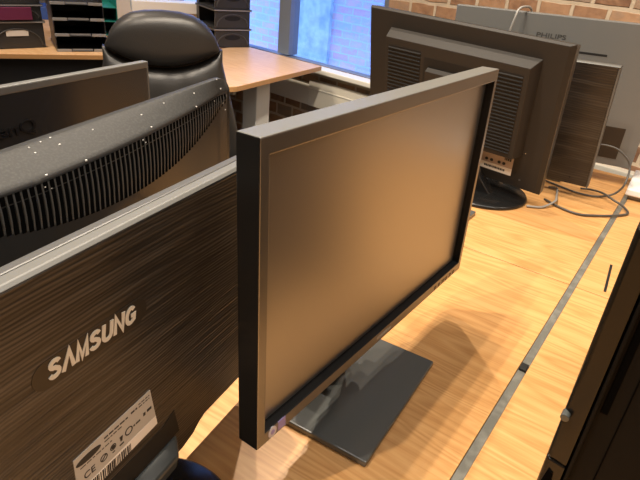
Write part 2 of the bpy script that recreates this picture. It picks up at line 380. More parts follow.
# window: sill, frame with mullion, two panes
shell('trim_1', MB(room).box(WX0 - .05, WX1 + .05, -.085, -.0005, -.058, -.03), M['sill'], .006)
win = bpy.data.objects.new('window_1', None); col.objects.link(win); win.matrix_world = room; tag(win, kind='structure')
f = MB(room)
f.ring((WX0, WX1, WZ0, WZ1), (WX0 + .05, WX1 - .03, WZ0 + .003, WZ1 - .05), .002, .07)
f.box(-.44, -.345, .0, .075, WZ0 + .01, WZ1 - .04); f.box(-1.62, -1.52, .0, .075, WZ0 + .01, WZ1 - .04)
f.build('window_frame', M['frame'], win, .004)
for a, b in ((WX0 + .05, -1.62), (-1.52, -.44), (-.345, WX1 - .03)):
    MB(room).box(a, b, .033, .037, WZ0 + .003, WZ1 - .05).build('pane', M['glass'], win)
# outside: a brick building front across the lane, with a rendered strip
ex = MB(room)
ex.box(-9, -2.59, 2.2, 2.6, -3, 3.2); ex.box(-2.0, 6, 2.2, 2.6, -3, 3.2)
tag(ex.build('exterior_wall', M['brickout'], None), kind='structure')
eo = bpy.data.objects['exterior_wall']; eo.data.transform(room.inverted()); eo.matrix_world = room
ex = MB(room); ex.box(-2.59, -2.0, 2.16, 2.6, -3, 3.2)
e2 = ex.build('exterior_pillar', M['render'], None); tag(e2, kind='structure'); e2.data.transform(room.inverted()); e2.matrix_world = room
# cable trunking under the window
tr = empty('cable_trunking', room @ Vector((0.5, -.03, -.25)), TH, 'white plastic cable trunking along the brick wall below the window sill', 'trunking')
MB(room).box(-3.3, -.112, -.045, -.001, -.255, -.137).build('trunking_length', M['trunk'], tr, .004)
MB(room).box(-.110, 4.3, -.05, -.001, -.255, -.112).build('trunking_length', M['trunk'], tr, .004)
MB(room).box(-.109, 4.3, -.053, -.049, -.155, -.150).build('cover_groove', M['sill'], tr)

# ------------------------------------------------------------------ desks
def desk(name, x0, x1, y0, y1, m, label, legs, slot=None):
    r = empty(name, V((x0 + x1) / 2, (y0 + y1) / 2, -DZ), 0, label, 'desk', 'bench desks in the middle of the room')
    MB().box(x0, x1, y0, y1, DZ - .025, DZ).build('desktop', m, r, .0012)
    for (lx, ly) in legs:
        MB().box(lx - .025, lx + .025, ly - .025, ly + .025, 0, DZ - .0255).build('leg', M['legw'], r, .003)
    MB().box(x0 + .04, x1 - .04, (y0 + y1) / 2 - .02, (y0 + y1) / 2 + .02, DZ - .075, DZ - .0255).build('cross_rail', M['legw'], r, .002)
    return r
XA, XB = -.096, -.083
YS = 1.070
desk('desk', -.92, XA, -.75, YS - .0014, M['wood'], 'beech-topped desk carrying the big black monitor that faces the camera', [(-.86, -.69), (-.16, -.69), (-.86, 1.0), (-.16, 1.0)])
desk('desk', -.92, XA, YS + .0014, 1.90, M['wood2'], 'beech-topped desk by the brick wall carrying the three rear-facing far monitors', [(-.86, 1.14), (-.16, 1.14), (-.86, 1.84), (-.16, 1.84)])
d3 = desk('desk', XB, .74, -.75, YS - .0014, M['wood2'], 'beech-topped desk under the black computer tower, right of the metal channel', [(-.02, -.69), (.68, -.69), (-.02, 1.0), (.68, 1.0)])
d4 = desk('desk', XB, .74, YS + .0014, 1.90, M['wood'], 'beech-topped desk behind the black tower carrying the flat white box', [(-.02, 1.14), (.68, 1.14), (-.02, 1.84), (.68, 1.84)])
MB().prism_xy([(-.036, 1.092), (-.031, 1.092), (-.042, 1.225), (-.047, 1.225)], DZ + .0001, DZ + .0006).build('cable_slot', M['vent'], d4, label='narrow black cable slot')
ch = empty('cable_channel', V((XA + XB) / 2, .6, -.03), 0, 'long grey metal channel strip running between the beech desktops', 'channel')
MB().box(XA + .0005, XB - .0005, -.75, 1.90, DZ - .024, DZ - .0025).build('channel_strip', M['channel'], ch)
for yy in (-.6, .6, 1.6): MB().box(XA + .001, XB - .001, yy, yy + .04, 0, DZ - .0242).build('support_post', M['legw'], ch)
MB().box(XA + .001, XB - .001, .742, .760, DZ - .0026, DZ + .002).build('channel_clip', M['vent'], ch, .001, label='small black clip')

def poly_desk(name, poly, legs, label, m, panels=()):
    cx = sum(p[0] for p in poly) / len(poly); cy = sum(p[1] for p in poly) / len(poly)
    r = empty(name, V(cx, cy, -DZ), 0, label, 'desk')
    MB().prism_xy(poly, DZ - .024, DZ).build('desktop', m, r, .002)
    MB().prism_xy([(cx + (x - cx) * 1.0015, cy + (y - cy) * 1.0015) for x, y in poly], DZ - .0215, DZ - .0025).build('edge_band', M['wedge'], r)
    for (x, y, sx, sy) in legs: MB().box(x - sx, x + sx, y - sy, y + sy, 0, DZ - .0245).build('leg', M['legw'], r, .004)
    for (a, b) in panels:
        dx, dy = b[0] - a[0], b[1] - a[1]; L = math.hypot(dx, dy); nx, ny = -dy / L * .009, dx / L * .009
        MB().prism_xy([(a[0] + nx, a[1] + ny), (b[0] + nx, b[1] + ny), (b[0] - nx, b[1] - ny), (a[0] - nx, a[1] - ny)], 0.03, DZ - .0245).build('modesty_panel', M['panel'], r)
    return r
# rounded front corner of the window desk
cr = []
for k in range(7):
    t = -pi / 2 + k * (pi / 2) / 6
    cr.append((-1.705 + .055 * cos(t + .06), 1.765 + .055 * sin(t + .06)))
wd = poly_desk('desk', cr + [(-1.722, 2.49), (-2.372, 2.575), (-2.29, 1.80)], [(-1.80, 2.06, .045, .05)],
               'wooden desk with white legs under the window, right of the leather chair', M['woodfar'])
fo = MB(); fo.box(-1.86, -1.70, 1.80, 2.49, 0, .03); fo.build('foot_rail', M['legw'], wd, .004)
fo = MB(); fo.box(-2.28, -1.835, 1.93, 1.95, DZ - .10, DZ - .0245); fo.build('front_rail', M['legw'], wd, .002)
MB().cyl((-1.93, 1.928, DZ - .06), .012, .004, 16, 'y').build('cable_grommet', M['vent'], wd)
poly_desk('desk', [(-2.33, 1.94), (-2.395, 2.58), (-4.1, 2.78), (-4.5, 1.6), (-3.2, .536)], [(-2.52, 1.93, .03, .03), (-3.15, .90, .03, .03), (-2.5, 2.45, .03, .03)],
          'wooden corner desk behind the leather chair loaded with black trays', M['woodfar'], [((-2.46, 1.88), (-3.25, .72))])

# ------------------------------------------------------------------ monitors
def root_for(name, T, x, yd, rz, label, cat='monitor'):
    p = T @ Vector((x, yd, 0)); return empty(name, Vector((p.x, p.y, DZ)), rz, label, cat)

# --- the big one, its front towards the camera
W, H = .506, .3294
T = tilted((-.2512, .3045, .09), 88.98, -1.72, 0)
mon = root_for('monitor', T, W / 2, .05, R_(88.98), 'large black widescreen monitor with its dark screen facing the camera, centre of the desk')
BZL, BZR, BZB, BZT = .0122, .0088, .0152, .0165
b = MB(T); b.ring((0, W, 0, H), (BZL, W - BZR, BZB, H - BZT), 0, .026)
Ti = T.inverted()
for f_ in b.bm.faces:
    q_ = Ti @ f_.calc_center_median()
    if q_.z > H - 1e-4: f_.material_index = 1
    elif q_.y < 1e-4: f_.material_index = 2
b.build('front_bezel', [M['bezelmain'], M['littop'], M['bezelfront']], mon, .0012, 2)
MB(T).box(BZL - .002, W - BZR + .002, .0112, .0135, BZB - .002, H - BZT + .002).build('screen', M['screen'], mon)
MB(T).ring((BZL - .001, W - BZR + .001, BZB - .001, H - BZT + .001), (BZL + .0022, W - BZR - .0022, BZB + .0022, H - BZT - .0010), .0106, .0112).build('screen_border', M['rim'], mon)
b = MB(T); b.frustum([(.002, .0262, .002), (W - .002, .0262, .002), (W - .002, .0262, H - .002), (.002, .0262, H - .002)], [(.03, .040, .03), (W - .03, .040, .03), (W - .03, .040, H - .03), (.03, .040, H - .03)])
b.frustum([(.12, .0401, .06), (W - .12, .0401, .06), (W - .12, .0401, H - .06), (.12, .0401, H - .06)], [(.15, .060, .08), (W - .15, .060, .08), (W - .15, .060, H - .08), (.15, .060, H - .08)])
b.build('back_shell', M['shell'], mon, .002)
b = MB(T)
for k, wd_ in enumerate((.006, .006, .009, .006, .006, .006)): b.box(W - .098 + k * .0135, W - .098 + k * .0135 + wd_, -.0006, .001, .0035, .0085)
b.build('button_row', M['darkletter'], mon)
b = MB(T)
for k in range(7): b.box(W / 2 - .018 + k * .0053, W / 2 - .018 + k * .0053 + .0038, -.0004, .001, .0060, .0095)
b.build('maker_lettering', M['label'], mon, label='tiny grey lettering on the lower bezel')
MB(T).prism_xz([(.0235 + .0065 * cos(2 * pi * k / 18), .0085 + .0068 * sin(2 * pi * k / 18)) for k in range(18)], -.0005, .001).build('sticker', M['stw'], mon, label='round pale sticker')
sk = MB(T); sk.box(.0325, .0445, -.0005, .001, .003, .015); sk.build('sticker', M['stp'], mon, label='violet square sticker')
MB(T).prism_xz([(.0235 + .003 * cos(2 * pi * k / 12), .0085 + .003 * sin(2 * pi * k / 12)) for k in range(12)], -.0009, -.0004).build('sticker_print', M['stp'], mon)
# stand of the big monitor
by = R_(94.4); u = Vector((cos(by), sin(by), 0)); n = Vector((sin(by), -cos(by), 0))
TB = frame(V(-.184, .4285, 0), u, n, Vector((0, 0, 1)))
MB(TB).box(0, .229, 0, .155, .0006, .0095).build('base', M['basemain'], mon, .002, 3)
MB(TB).box(.075, .155, .115, .145, .0097, .16).build('neck', M['neck'], mon, .004)
MB(TB).box(.06, .17, .105, .117, .13, .235).build('neck_cover', M['shell'], mon, .003)

# --- ridged brown-black monitor, front left, rear to the camera
T = tilted((-.3276, .1826, .0581), 99.06, 2.29, .68)
W, H = .51, .3031
mon = root_for('monitor', T, 0, .03, R_(99.06), 'black monitor seen from behind, ridged back with pale lettering and a barcode label, front left')
hw = W / 2
zt, zs = .2905, .2935
outl = [(-hw, .0), (-.1314, .0), (-.125, -.012), (-.1063, -.0185), (.1063, -.0185), (.125, -.013), (.1365, -.004), (.147, .0), (hw, .0), (hw, zt), (-hw, zt)]
b = MB(T); b.prism_xz(outl, 0, .0125); bk = b.build('back_shell', M['ridged'], mon, .0012)
b = MB(T); b.prism_yz([(.0, zt + .0002), (.0125, zt + .0002), (.0125, zs), (.0035, zs)], -hw, hw); b.build('silver_edge', M['silver'], mon, .0008, label='silver strip along the top of the back')
MB(T).box(-hw - .001, hw + .001, .0127, .0215, -.004, zs + .0002).build('front_bezel', M['greyedge'], mon, .0015)
MB(T).box(-hw + .018, hw - .018, .0217, .0226, .016, H - .026).build('screen', M['screen'], mon)
b = MB(T); rr = .0125; pl = []
for k in range(13): t = -pi / 2 + pi * k / 12; pl.append((.0485 + rr * cos(t), .2085 + rr * sin(t)))
for k in range(13): t = pi / 2 + pi * k / 12; pl.append((-.0395 + rr * cos(t), .2085 + rr * sin(t)))
b.prism_xz(pl, -.0004, .001); b.build('logo_plate', mat('logo_plate_dark', (0.016, 0.013, 0.010), 0.4), mon)
b = MB(T); stroke_word(b, 'SAMSUNG', -.0385, .0470, .1995, .2200, -.0004, .0037, .12); b.build('logo', M['letter'], mon, label='pale capital lettering SAMSUNG')
# rating label
lab = MB(T).prism_xz([(-.0305, .052), (.0672, .0585), (.0595, .1105), (-.0305, .1065)], -.0006, .001).build('rating_label', M['label'], mon, label='grey and white rating label with symbols and barcode')
MB(T).prism_xz([(-.0303, .0522), (.067, .0587), (.0652, .0712), (-.0303, .0665)], -.0009, -.0005).build('label_strip', M['labelw'], lab)
b = MB(T); x = -.026; rnd = random.Random(3)
while x < .030:
    wv = rnd.choice((.0006, .0010, .0016)); b.box(x, x + wv, -.0012, -.0008, .0545, .0665); x += wv + rnd.choice((.0006, .0009, .0014))
b.build('barcode', M['ink'], lab)
b = MB(T)
pts = [(-.0155 + .0135 * cos(2 * pi * k / 20), .0975 + .0040 * sin(2 * pi * k / 20)) for k in range(20)]
b.prism_xz(pts, -.0009, -.0004)
for (sx, sz, rw) in ((-.0005, .0795, .0042), (.0105, .082, .0036), (.0300, .084, .0048)):      # round approval marks
    for k in range(16):
        t0, t1 = 2 * pi * k / 16, 2 * pi * (k + 1) / 16
        b.prism_xz([(sx + rw * cos(t0), sz + rw * sin(t0)), (sx + rw * cos(t1), sz + rw * sin(t1)), (sx + rw * .76 * cos(t1), sz + rw * .76 * sin(t1)), (sx + rw * .76 * cos(t0), sz + rw * .76 * sin(t0))], -.0009, -.0004)
b.prism_xz([(-.0038, .0772), (-.0030, .0764), (.0028, .0818), (.0020, .0826)], -.0009, -.0004)
b.cyl((.0105, -.0009, .082), .0022, .0005, 12, 'y')
b.prism_xz([(.0186, .0860), (.0224, .0860), (.0214, .0800), (.0196, .0800)], -.0009, -.0004); b.box(.0180, .0230, -.0009, -.0004, .0752, .0768)
b.box(.0092, .0122, -.0009, -.0004, .0752, .0762)
b.build('approval_mark', M['ink'], lab)
b = MB(T); text_into(b, 'CE', T, -.0225, -.0105, .0745, .0822, -.0006, .0003); b.build('mark_lettering', M['ink'], lab)
b = MB(T); rnd = random.Random(5)
def fine_print(x0, x1, z, h):
    x = x0
    while x < x1:
        w_ = rnd.uniform(.002, .006); w_ = min(w_, x1 - x)
        if w_ > .0008: b.box(x, x + w_, -.0008, -.0004, z, z + h)
        x += w_ + .0012
for (x0, x1, z, h) in ((.002, .030, .1005, .0018), (.002, .022, .0965, .0012), (.034, .042, .1015, .0022), (.044, .058, .1045, .0012), (.044, .058, .1010, .0012), (-.025, .010, .0905, .0010), (.036, .046, .0835, .0020), (.049, .052, .085, .0040), (.054, .0605, .086, .0034), (.0325, .0400, .0620, .0018), (.0325, .0460, .0575, .0012), (.046, .063, .0655, .0020), (.034, .044, .0655, .0012)): fine_print(x0, x1, z, h)
b.build('fine_print', M['ink'], lab)
# stand: dark recess, neck bar, round glossy base
MB(T).prism_xz([(-.085, .010), (.1000, .0165), (.0925, .054), (.075, .045), (-.075, .040)], -.0006, .001).build('stand_recess', M['vent'], mon, label='black recess above the stand')
b = MB(T); b.frustum([(-.07, .0, -.004), (.095, .0, .0005), (.096, .0, .017), (-.07, .0, .006)], [(-.06, -.016, -.020), (.078, -.016, -.010), (.082, -.016, .006), (-.06, -.016, -.004)]); b.build('neck', M['neck'], mon, .003)
c = Vector((-.318, .215, 0)); b = MB(); b.cyl((c.x - .02, c.y - .04, DZ + .010), .022, .040, 24); b.build('neck_post', M['gloss'], mon)
MB().lathe((c.x, c.y, DZ + .0005), [(.088, 0), (.0905, .003), (.0905, .006), (.087, .009), (.055, .011), (.01, .012)], 64).build('base', M['gloss'], mon, smooth=True, label='round glossy black base')

# --- monitor with a curved slotted top, behind it
T = tilted((-.4727, .2704, .035), 101.26, -.23, .02)
W, H = .56, .34
hw = W / 2
mon = root_for('monitor', T, 0, .03, R_(101.26), 'dusty black monitor with long curved vent slots on its back, second of the left row')
def HA(a): return H + max(0.0, min(.0125, (a + .06) * .040))
def swell(a): return .031 * max(0.0, 1 - (max(0.0, abs(a + .03) - .02) / .265) ** 1.7)
def crease(a): return HA(a) - .0175
def bulge(a, z):
    """depth of the rear shell towards the viewer"""
    zc = crease(a)
    k = ((HA(a) - z) / (HA(a) - zc)) ** .85 if z > zc else 1.0
    if z < .14: k *= .45 + .55 * max(0, z / .14) ** .6
    return max(0, k) * (.004 + swell(a))
NU, NV = 80, 64
def zmap(t): return 1 - (1 - t) ** 1.8
def rc(a, z, top):  # rounded outer corners
    r = .017; ax, zz = a, z
    if hw - abs(a) < r and top - z < r:
        dx, dz = r - (hw - abs(a)), r - (top - z); m_ = max(dx, dz); L_ = math.hypot(dx, dz)
        if L_ > 0: s_ = m_ / L_; ax = math.copysign(hw - r + dx * s_, a); zz = top - r + dz * s_
    return ax, zz
def fr(u_, v_):
    a = -hw + W * u_; z = HA(a) * zmap(v_); y = -bulge(a, z); a2, z2 = rc(a, z, HA(a)); return (a2, y, z2)
def bkf(u_, v_):
    a = -hw + W * u_; a2, z2 = rc(a, HA(a) * zmap(v_), HA(a)); return (a2, .008, z2)
b = MB(T); b.closed_grid(fr, bkf, NU, NV)
Ti = T.inverted()
for f_ in b.bm.faces:
    q_ = Ti @ f_.calc_center_median()
    if q_.z > crease(q_.x) - .0005: f_.material_index = 1
b.build('back_shell', [M['ventshell'], M['dust']], mon, smooth=True)
MB(T).box(-hw - .0, hw, .0082, .026, -.004, H - .012).build('front_bezel', M['bezel'], mon, .003)
MB(T).box(-hw + .02, hw - .02, .0262, .0272, .02, H - .03).build('screen', M['screen'], mon)
def zt_(a): return crease(a) - .0028
def zb_(a): return .2705 + .049 * (abs(a - .04) / .228) ** 2.2
b = MB(T); bb = MB(T); pitch = .0067
k = -34
while k <= 41:
    a = k * pitch; z1, z0 = zt_(a), zb_(a)
    if z1 - z0 > .003 and abs(a) < hw - .010:
        zm = z1 - .0085; wa = .0040
        segs = [(z0, zm - .0007)] + ([(zm + .0007, z1)] if zm > z0 else [])
        if zm <= z0: segs = [(z0, z1)]
        for (sa, sb_) in segs:
            for s_ in range(4):
                za, zbb = sa + (sb_ - sa) * s_ / 4, sa + (sb_ - sa) * (s_ + 1) / 4
                ya0 = -bulge(a, za) - .0004; ya1 = -bulge(a, zbb) - .0004
                b.frustum([(a - wa / 2, ya0 + .001, za), (a + wa / 2, ya0 + .001, za), (a + wa / 2, ya1 + .001, zbb), (a - wa / 2, ya1 + .001, zbb)],
                          [(a - wa / 2, ya0, za), (a + wa / 2, ya0, za), (a + wa / 2, ya1, zbb), (a - wa / 2, ya1, zbb)])
        ar = a + pitch / 2; z1, z0 = zt_(ar) - .001, zb_(ar) + .001
        if z1 - z0 > .004:
            for s_ in range(3):
                za, zbb = z0 + (z1 - z0) * s_ / 3, z0 + (z1 - z0) * (s_ + 1) / 3
                y0_, y1_ = -bulge(ar, za) - .0013, -bulge(ar, zbb) - .0013
                if s_ == 0: y0_ += .0013
                if s_ == 2: y1_ += .0013
                bb.frustum([(ar - .0013, y0_ + .002, za), (ar + .0013, y0_ + .002, za), (ar + .0013, y1_ + .002, zbb), (ar - .0013, y1_ + .002, zbb)],
                           [(ar - .0008, y0_, za), (ar + .0008, y0_, za), (ar + .0008, y1_, zbb), (ar - .0008, y1_, zbb)])
    k += 1
vg = b.build('vent_grille', M['void'], mon, label='arc of narrow black vent slots'); bb.build('vent_ribs', M['ventrib'], mon)
# flecks of white dust and paint on the top
b = MB(T); rnd = random.Random(11)
for k in range(22):
    a = rnd.uniform(-.08, .27); z = HA(a) - rnd.uniform(.0005, .05) * rnd.random(); s_ = rnd.uniform(.0004, .0009); y = -bulge(a, z)
    b.box(a - s_ * 1.4, a + s_ * 1.4, y - .0005, y + .0005, z - s_, z + s_)
b.build('dust_flecks', M['paper'], mon, label='white flecks of dust')['kind'] = 'stuff'
p = T @ Vector((0, .018, 0)); MB().lathe((p.x, p.y, DZ + .0005), [(.11, 0), (.112, .008), (.10, .014), (.03, .02), (.028, .09)], 48, 0.55, 1).build('base', M['bezel'], mon, smooth=True)

# --- satin back with embossed lettering, furthest left
T = tilted((-.6433, .2685, .05), 99.39, -.51, .05)
W, H = .56, .33; hw = W / 2
mon = root_for('monitor', T, 0, .03, R_(99.39), 'black monitor with smooth reflective back and embossed dark lettering, nearest the leather chair')
MB(T).ring((-hw - .0, hw, 0, H), (-hw + .006, hw - .004, .006, H - .0095), -.0015, .010).build('frame', M['silver'], mon, .0012, label='silver grey frame around the back')
MB(T).box(-hw + .0061, hw - .0041, -.001, .010, .0061, H - .0096).build('back_shell', M['benq'], mon)
MB(T).box(-hw - .0005, hw + .006, .0102, .026, -.002, H - .0095).build('front_bezel', M['greyedge'], mon, .002)
MB(T).box(-hw + .016, hw - .014, .0262, .0272, .016, H - .026).build('screen', M['screen'], mon)
b = MB(T); text_into(b, 'BenQ', T, .009, .0755, .2690, .2880, -.0010, .0022, 0, .008); b.build('logo', M['darkletter'], mon, label='embossed dark lettering BenQ')
MB(T).box(-.04, .04, -.012, -.001, .10, .19).build('mount_plate', M['shell'], mon, .003)
p = T @ Vector((0, .0, 0)); MB().box(p.x - .012, p.x + .03, p.y - .03, p.y + .03, DZ + .01, DZ + .20).build('neck', M['shell'], mon, .004)
MB().lathe((p.x, p.y, DZ + .0005), [(.10, 0), (.102, .006), (.09, .010), (.01, .011)], 48, .8, 1.1).build('base', M['bezel'], mon, smooth=True)

# --- far monitor with the box-like ventilated back
T = tilted((-.5291, 1.425, .0422), -3.28, 14.33, -1.93)
W, H = .5367, .3957; hw = W / 2
mon = root_for('monitor', T, 0, .03, R_(-3.28), 'large black monitor seen from behind, raised louvred box on its back, right of window')
b = MB(T); q = lambda r, y: [(-hw + r, y, r), (hw - r, y, r), (hw - r, y, H - r), (-hw + r, y, H - r)]
b.frustum([(-hw + .003, 0, .005), (hw - .0165, 0, .005), (hw - .0165, 0, H - .007), (-hw + .003, 0, H - .007)], [(-hw, .008, 0), (hw - .004, .008, 0), (hw - .004, .008, H - .003), (-hw, .008, H - .003)]); b.build('back_shell', M['shellA'], mon, .001)
MB(T).box(-hw, hw - .004, .0081, .032, 0, H - .0105).build('front_bezel', M['bezel'], mon, .0015)
MB(T).box(-hw + .02, hw - .024, .0322, .0332, .02, H - .03).build('screen', M['screen'], mon)
bx0, bx1, bz0, bz1, bd = -.193, .190, .103, .338, -.036
b = MB(T)
b.frustum([(bx0 - .008, .0005, bz0 - .004), (bx1 + .012, .0005, bz0 - .004), (bx1 + .012, .0005, bz1 + .012), (bx0 - .008, .0005, bz1 + .012)], [(bx0, bd, bz0), (bx1, bd, bz0), (bx1, bd, bz1), (bx0, bd, bz1)])
box = b.build('back_box', M['shellA'], mon, .0015)
def louvre(x0, x1, z0, z1, n_):
    v_ = MB(T).box(x0, x1, bd - .0006, bd + .001, z0, z1).build('vent_panel', M['vent'], box)
    s2 = MB(T); st = (z1 - z0) / n_
    for k in range(n_): s2.frustum([(x0, bd + .001, z0 + st * k), (x1, bd + .001, z0 + st * k), (x1, bd + .001, z0 + st * (k + .62)), (x0, bd + .001, z0 + st * (k + .62))],
                                   [(x0, bd - .003, z0 + st * (k + .08)), (x1, bd - .003, z0 + st * (k + .08)), (x1, bd - .003, z0 + st * (k + .30)), (x0, bd - .003, z0 + st * (k + .30))])
    s2.build('louvres', M['louvre'], box)
louvre(bx0 + .010, -.088, bz0 + .03, bz1 - .018, 19)
louvre(.100, bx1 - .012, bz0 + .012, bz1 - .018, 22)
MB(T).box(-.078, .090, bd - .0005, bd + .001, bz0 + .03, bz1 - .030).build('stand_recess', M['vent'], box)
b = MB(T); b.prism_yz([(bd - .0006, .285), (bd - .014, .279), (bd - .014, .06), (bd - .0006, .06)], -.066, .080); b.build('stand_bracket', M['shellA'], mon, .002)
lab = MB(T).box(.015, .1835, -.0006, .0003, .0325, .0885).build('rating_label', M['labelp'], mon, label='pink-grey label with a white lower strip')
MB(T).box(.0155, .183, -.0010, -.0005, .0330, .0530).build('label_strip', M['labelw'], lab)
b = MB(T); rnd = random.Random(9)
for (x0, x1, z, h) in ((.108, .165, .0405, .006), (.03, .09, .0405, .006), (.16, .178, .074, .007), (.03, .15, .081, .0025)): fine_print(x0, x1, z, h)
for xx in (.112, .126, .147, .160, .04, .06, .08): b.prism_xz([(xx + .0045 * cos(2 * pi * k / 9), .063 + .0045 * sin(2 * pi * k / 9)) for k in range(9)], -.0009, -.0004)
b.bm.verts.ensure_lookup_table()
bmesh.ops.translate(b.bm, verts=b.bm.verts, vec=(T.to_3x3() @ Vector((0, -.0006, 0))))
b.build('fine_print', M['ink'], lab)
b = MB(T); b.cyl((.209, -.0012, .110), .0012, .001, 8, 'y'); b.build('screw', M['steel'], mon)
MB(T).cyl((.208, -.0008, .030), .003, .001, 10, 'y').build('screw_cover', M['bezel'], mon)
c = (-.411, 1.4114)
MB().lathe((c[0], c[1], DZ + .0005), [(.1186, 0), (.120, .004), (.1165, .009), (.075, .013), (.04, .016), (.005, .017)], 64).build('base', M['gloss'], mon, smooth=True, label='round glossy black base')
b = MB(); b.frustum([(c[0] - .055, c[1] - .04, DZ + .014), (c[0] + .035, c[1] - .04, DZ + .014), (c[0] + .035, c[1] + .0, DZ + .014), (c[0] - .055, c[1] + .0, DZ + .014)],
                    [(c[0] - .155, c[1] - .055, DZ + .13), (c[0] - .065, c[1] - .055, DZ + .13), (c[0] - .065, c[1] - .025, DZ + .13), (c[0] - .155, c[1] - .025, DZ + .13)])
b.build('neck', M['gloss'], mon, .003)

# --- second ridged monitor with a silver edge
T = tilted((-.4338, 1.5665, .0301), 1.38, 9.7, 1.56)
W, H = .51, .3348; hw = W / 2
mon = root_for('monitor', T, 0, .03, R_(1.38), 'black monitor with streaky ridged back and thin silver edge, standing just behind the louvred one')
MB(T).box(-hw + .003, hw - .0042, 0, .014, .002, H - .0067).build('back_shell', M['ridged2'], mon, .001)
b = MB(T); b.prism_yz([(-.0005, H - .0065), (.0145, H - .0065), (.0145, H - .0045), (.003, H - .0045)], -hw, hw); b.prism_xz([(hw - .004, 0), (hw, 0), (hw, H - .0066), (hw - .004, H - .0066)], .002, .0145)
b.build('silver_edge', M['silver'], mon, .0005, label='silver strip along top and side')
MB(T).box(-hw, hw, .0147, .030, -.002, H - .008).build('front_bezel', M['bezel'], mon, .0015)
MB(T).box(-hw + .02, hw - .02, .0302, .0312, .02, H - .02).build('screen', M['screen'], mon)
b = MB(T); b.cyl((.205, -.0008, .022), .0025, .0015, 10, 'y'); b.build('cable_clip', M['vent'], mon)
MB().lathe((-.45, 1.605, DZ + .0005), [(.10, 0), (.102, .005), (.09, .009), (.01, .012)], 48, 1, .45).build('base', M['gloss'], mon, smooth=True)
MB().box(-.48, -.42, 1.602, 1.618, DZ + .01, DZ + .12).build('neck', M['gloss'], mon, .003)

# --- big grey monitor by the brick wall
T = tilted((-.3955, 1.7384, .0536), 9.26, 5.53, .68)
W, H = .5798, .3943; hw = W / 2
mon = root_for('monitor', T, 0, .03, R_(9.26), 'wide grey monitor seen from behind against the brick wall, furthest right of all')
MB(T).box(-hw, hw, 0, .018, 0, H - .002).build('back_shell', M['philips'], mon, .002)
MB(T).box(-hw, hw, .0182, .034, 0, H - .005).build('front_bezel', M['bezel'], mon, .0015)
MB(T).box(-hw + .015, hw - .015, .0362, .0372, .015, H - .015).build('screen', M['screen'], mon)
b = MB(T); text_into(b, 'PHILIPS', T, -.053, .026, .3315, .3440, 0, .0004, 0, .012); b.build('logo', M['dimletter'], mon, label='dark lettering PHILIPS')
b = MB(T); b.box(-.05, .1405, -.0006, .001, .3015, .3070); b.build('vent_slot', M['vent'], mon)
MB(T).box(-.10, .245, -.0006, .001, .022, .115).build('connector_recess', M['darkrecess'], mon)
MB(T).box(-.06, .06, -.018, -.0005, .07, .17).build('mount_plate', M['philips'], mon, .003)
p = T @ Vector((0, .0, 0))
MB().box(p.x - .035, p.x + .035, p.y - .012, p.y + .012, DZ + .008, DZ + .09).build('neck', M['philips'], mon, .003)
MB().box(p.x - .13, p.x + .13, p.y - .07, p.y + .09, DZ + .0006, DZ + .010).build('base', M['philips'], mon, .003)

# --- slab foot of a stand behind the big monitor
st = empty('monitor_stand', V(-.47, 1.16, 0), 0, 'dark grey slab foot of a bare stand peeping out behind the big monitor', 'stand')
MB().box(-.57, -.366, 1.075, 1.252, DZ + .0006, DZ + .010).build('base', M['basemain'], st, .002)
MB().box(-.52, -.45, 1.14, 1.17, DZ + .0102, DZ + .12).build('neck', M['neck'], st, .003)

# ------------------------------------------------------------------ computer tower and white box on the right desk
pc = empty('computer_tower', V(.09, .62, 0), 0, 'black computer tower standing at the right edge, its glossy front corner nearest', 'computer')
hT = .400
MB().box(-.006, .172, .422, .84, DZ + .006, DZ + hT - .004).build('case', M['pcmatte'], pc, .003)
b = MB(); b.prism_xy([(-.0085, .4215), (-.0085, .404), (-.006, .4005), (.0085, .3985), (.0085, .4215)], DZ + .180, DZ + hT); fp = b.build('side_strip', M['pcgloss'], pc, .0015, label='glossy black corner strip')
b = MB(); b.prism_xy([(-.0085, .4215), (-.0085, .404), (-.006, .4005), (.0085, .3985), (.0085, .4215)], DZ + .006, DZ + .1785); b.build('side_strip', M['pcgloss'], pc, .0015)
MB().box(.0092, .174, .4025, .4215, DZ + .006, DZ + hT - .002).build('front_panel', M['pcmatte'], pc, .002)
MB().box(.0100, .0130, .3975, .404, DZ + .006, DZ + hT - .006).build('panel_lip', M['pcmatte'], pc, .0008)
MB().box(.0150, .0205, .4019, .404, DZ + .245, DZ + hT - .03).build('drive_slot', M['void'], pc)
MB().box(.0300, .0310, .4019, .404, DZ + .006, DZ + hT - .01).build('panel_seam', M['void'], pc)
b = MB(); b.cyl((-.0060, .404, DZ + .230), .0036, -.0095, 20, 'y'); b.build('lock_barrel', M['neck'], pc, .0008, label='small silver lock')
MB().prism_xz([(-.0055, DZ + .128), (.001, DZ + .128), (.003, DZ + .150), (.001, DZ + .166), (-.0035, DZ + .168), (-.0055, DZ + .15)], .3982, .404).build('release_slot', M['void'], pc)
for xx in (.01, .15):
    for yy in (.44, .81): MB().cyl((xx, yy, DZ + .0002), .012, .0056, 16).build('foot', M['bezel'], pc)
wb = empty('storage_box', V(.03, 1.80, 0), 0, 'flat white plastic box at the right edge behind the black tower', 'box')
MB().prism_xy([(-.093, 1.675), (.20, 1.70), (.20, 1.885), (-.100, 1.885)], DZ + .014, DZ + .034).build('lid', M['white'], wb, .004, 3)
MB().prism_xy([(-.086, 1.690), (.19, 1.712), (.19, 1.878), (-.093, 1.878)], DZ + .0006, DZ + .0138).build('body', M['bezel'], wb, .002, label='dark lower tray')

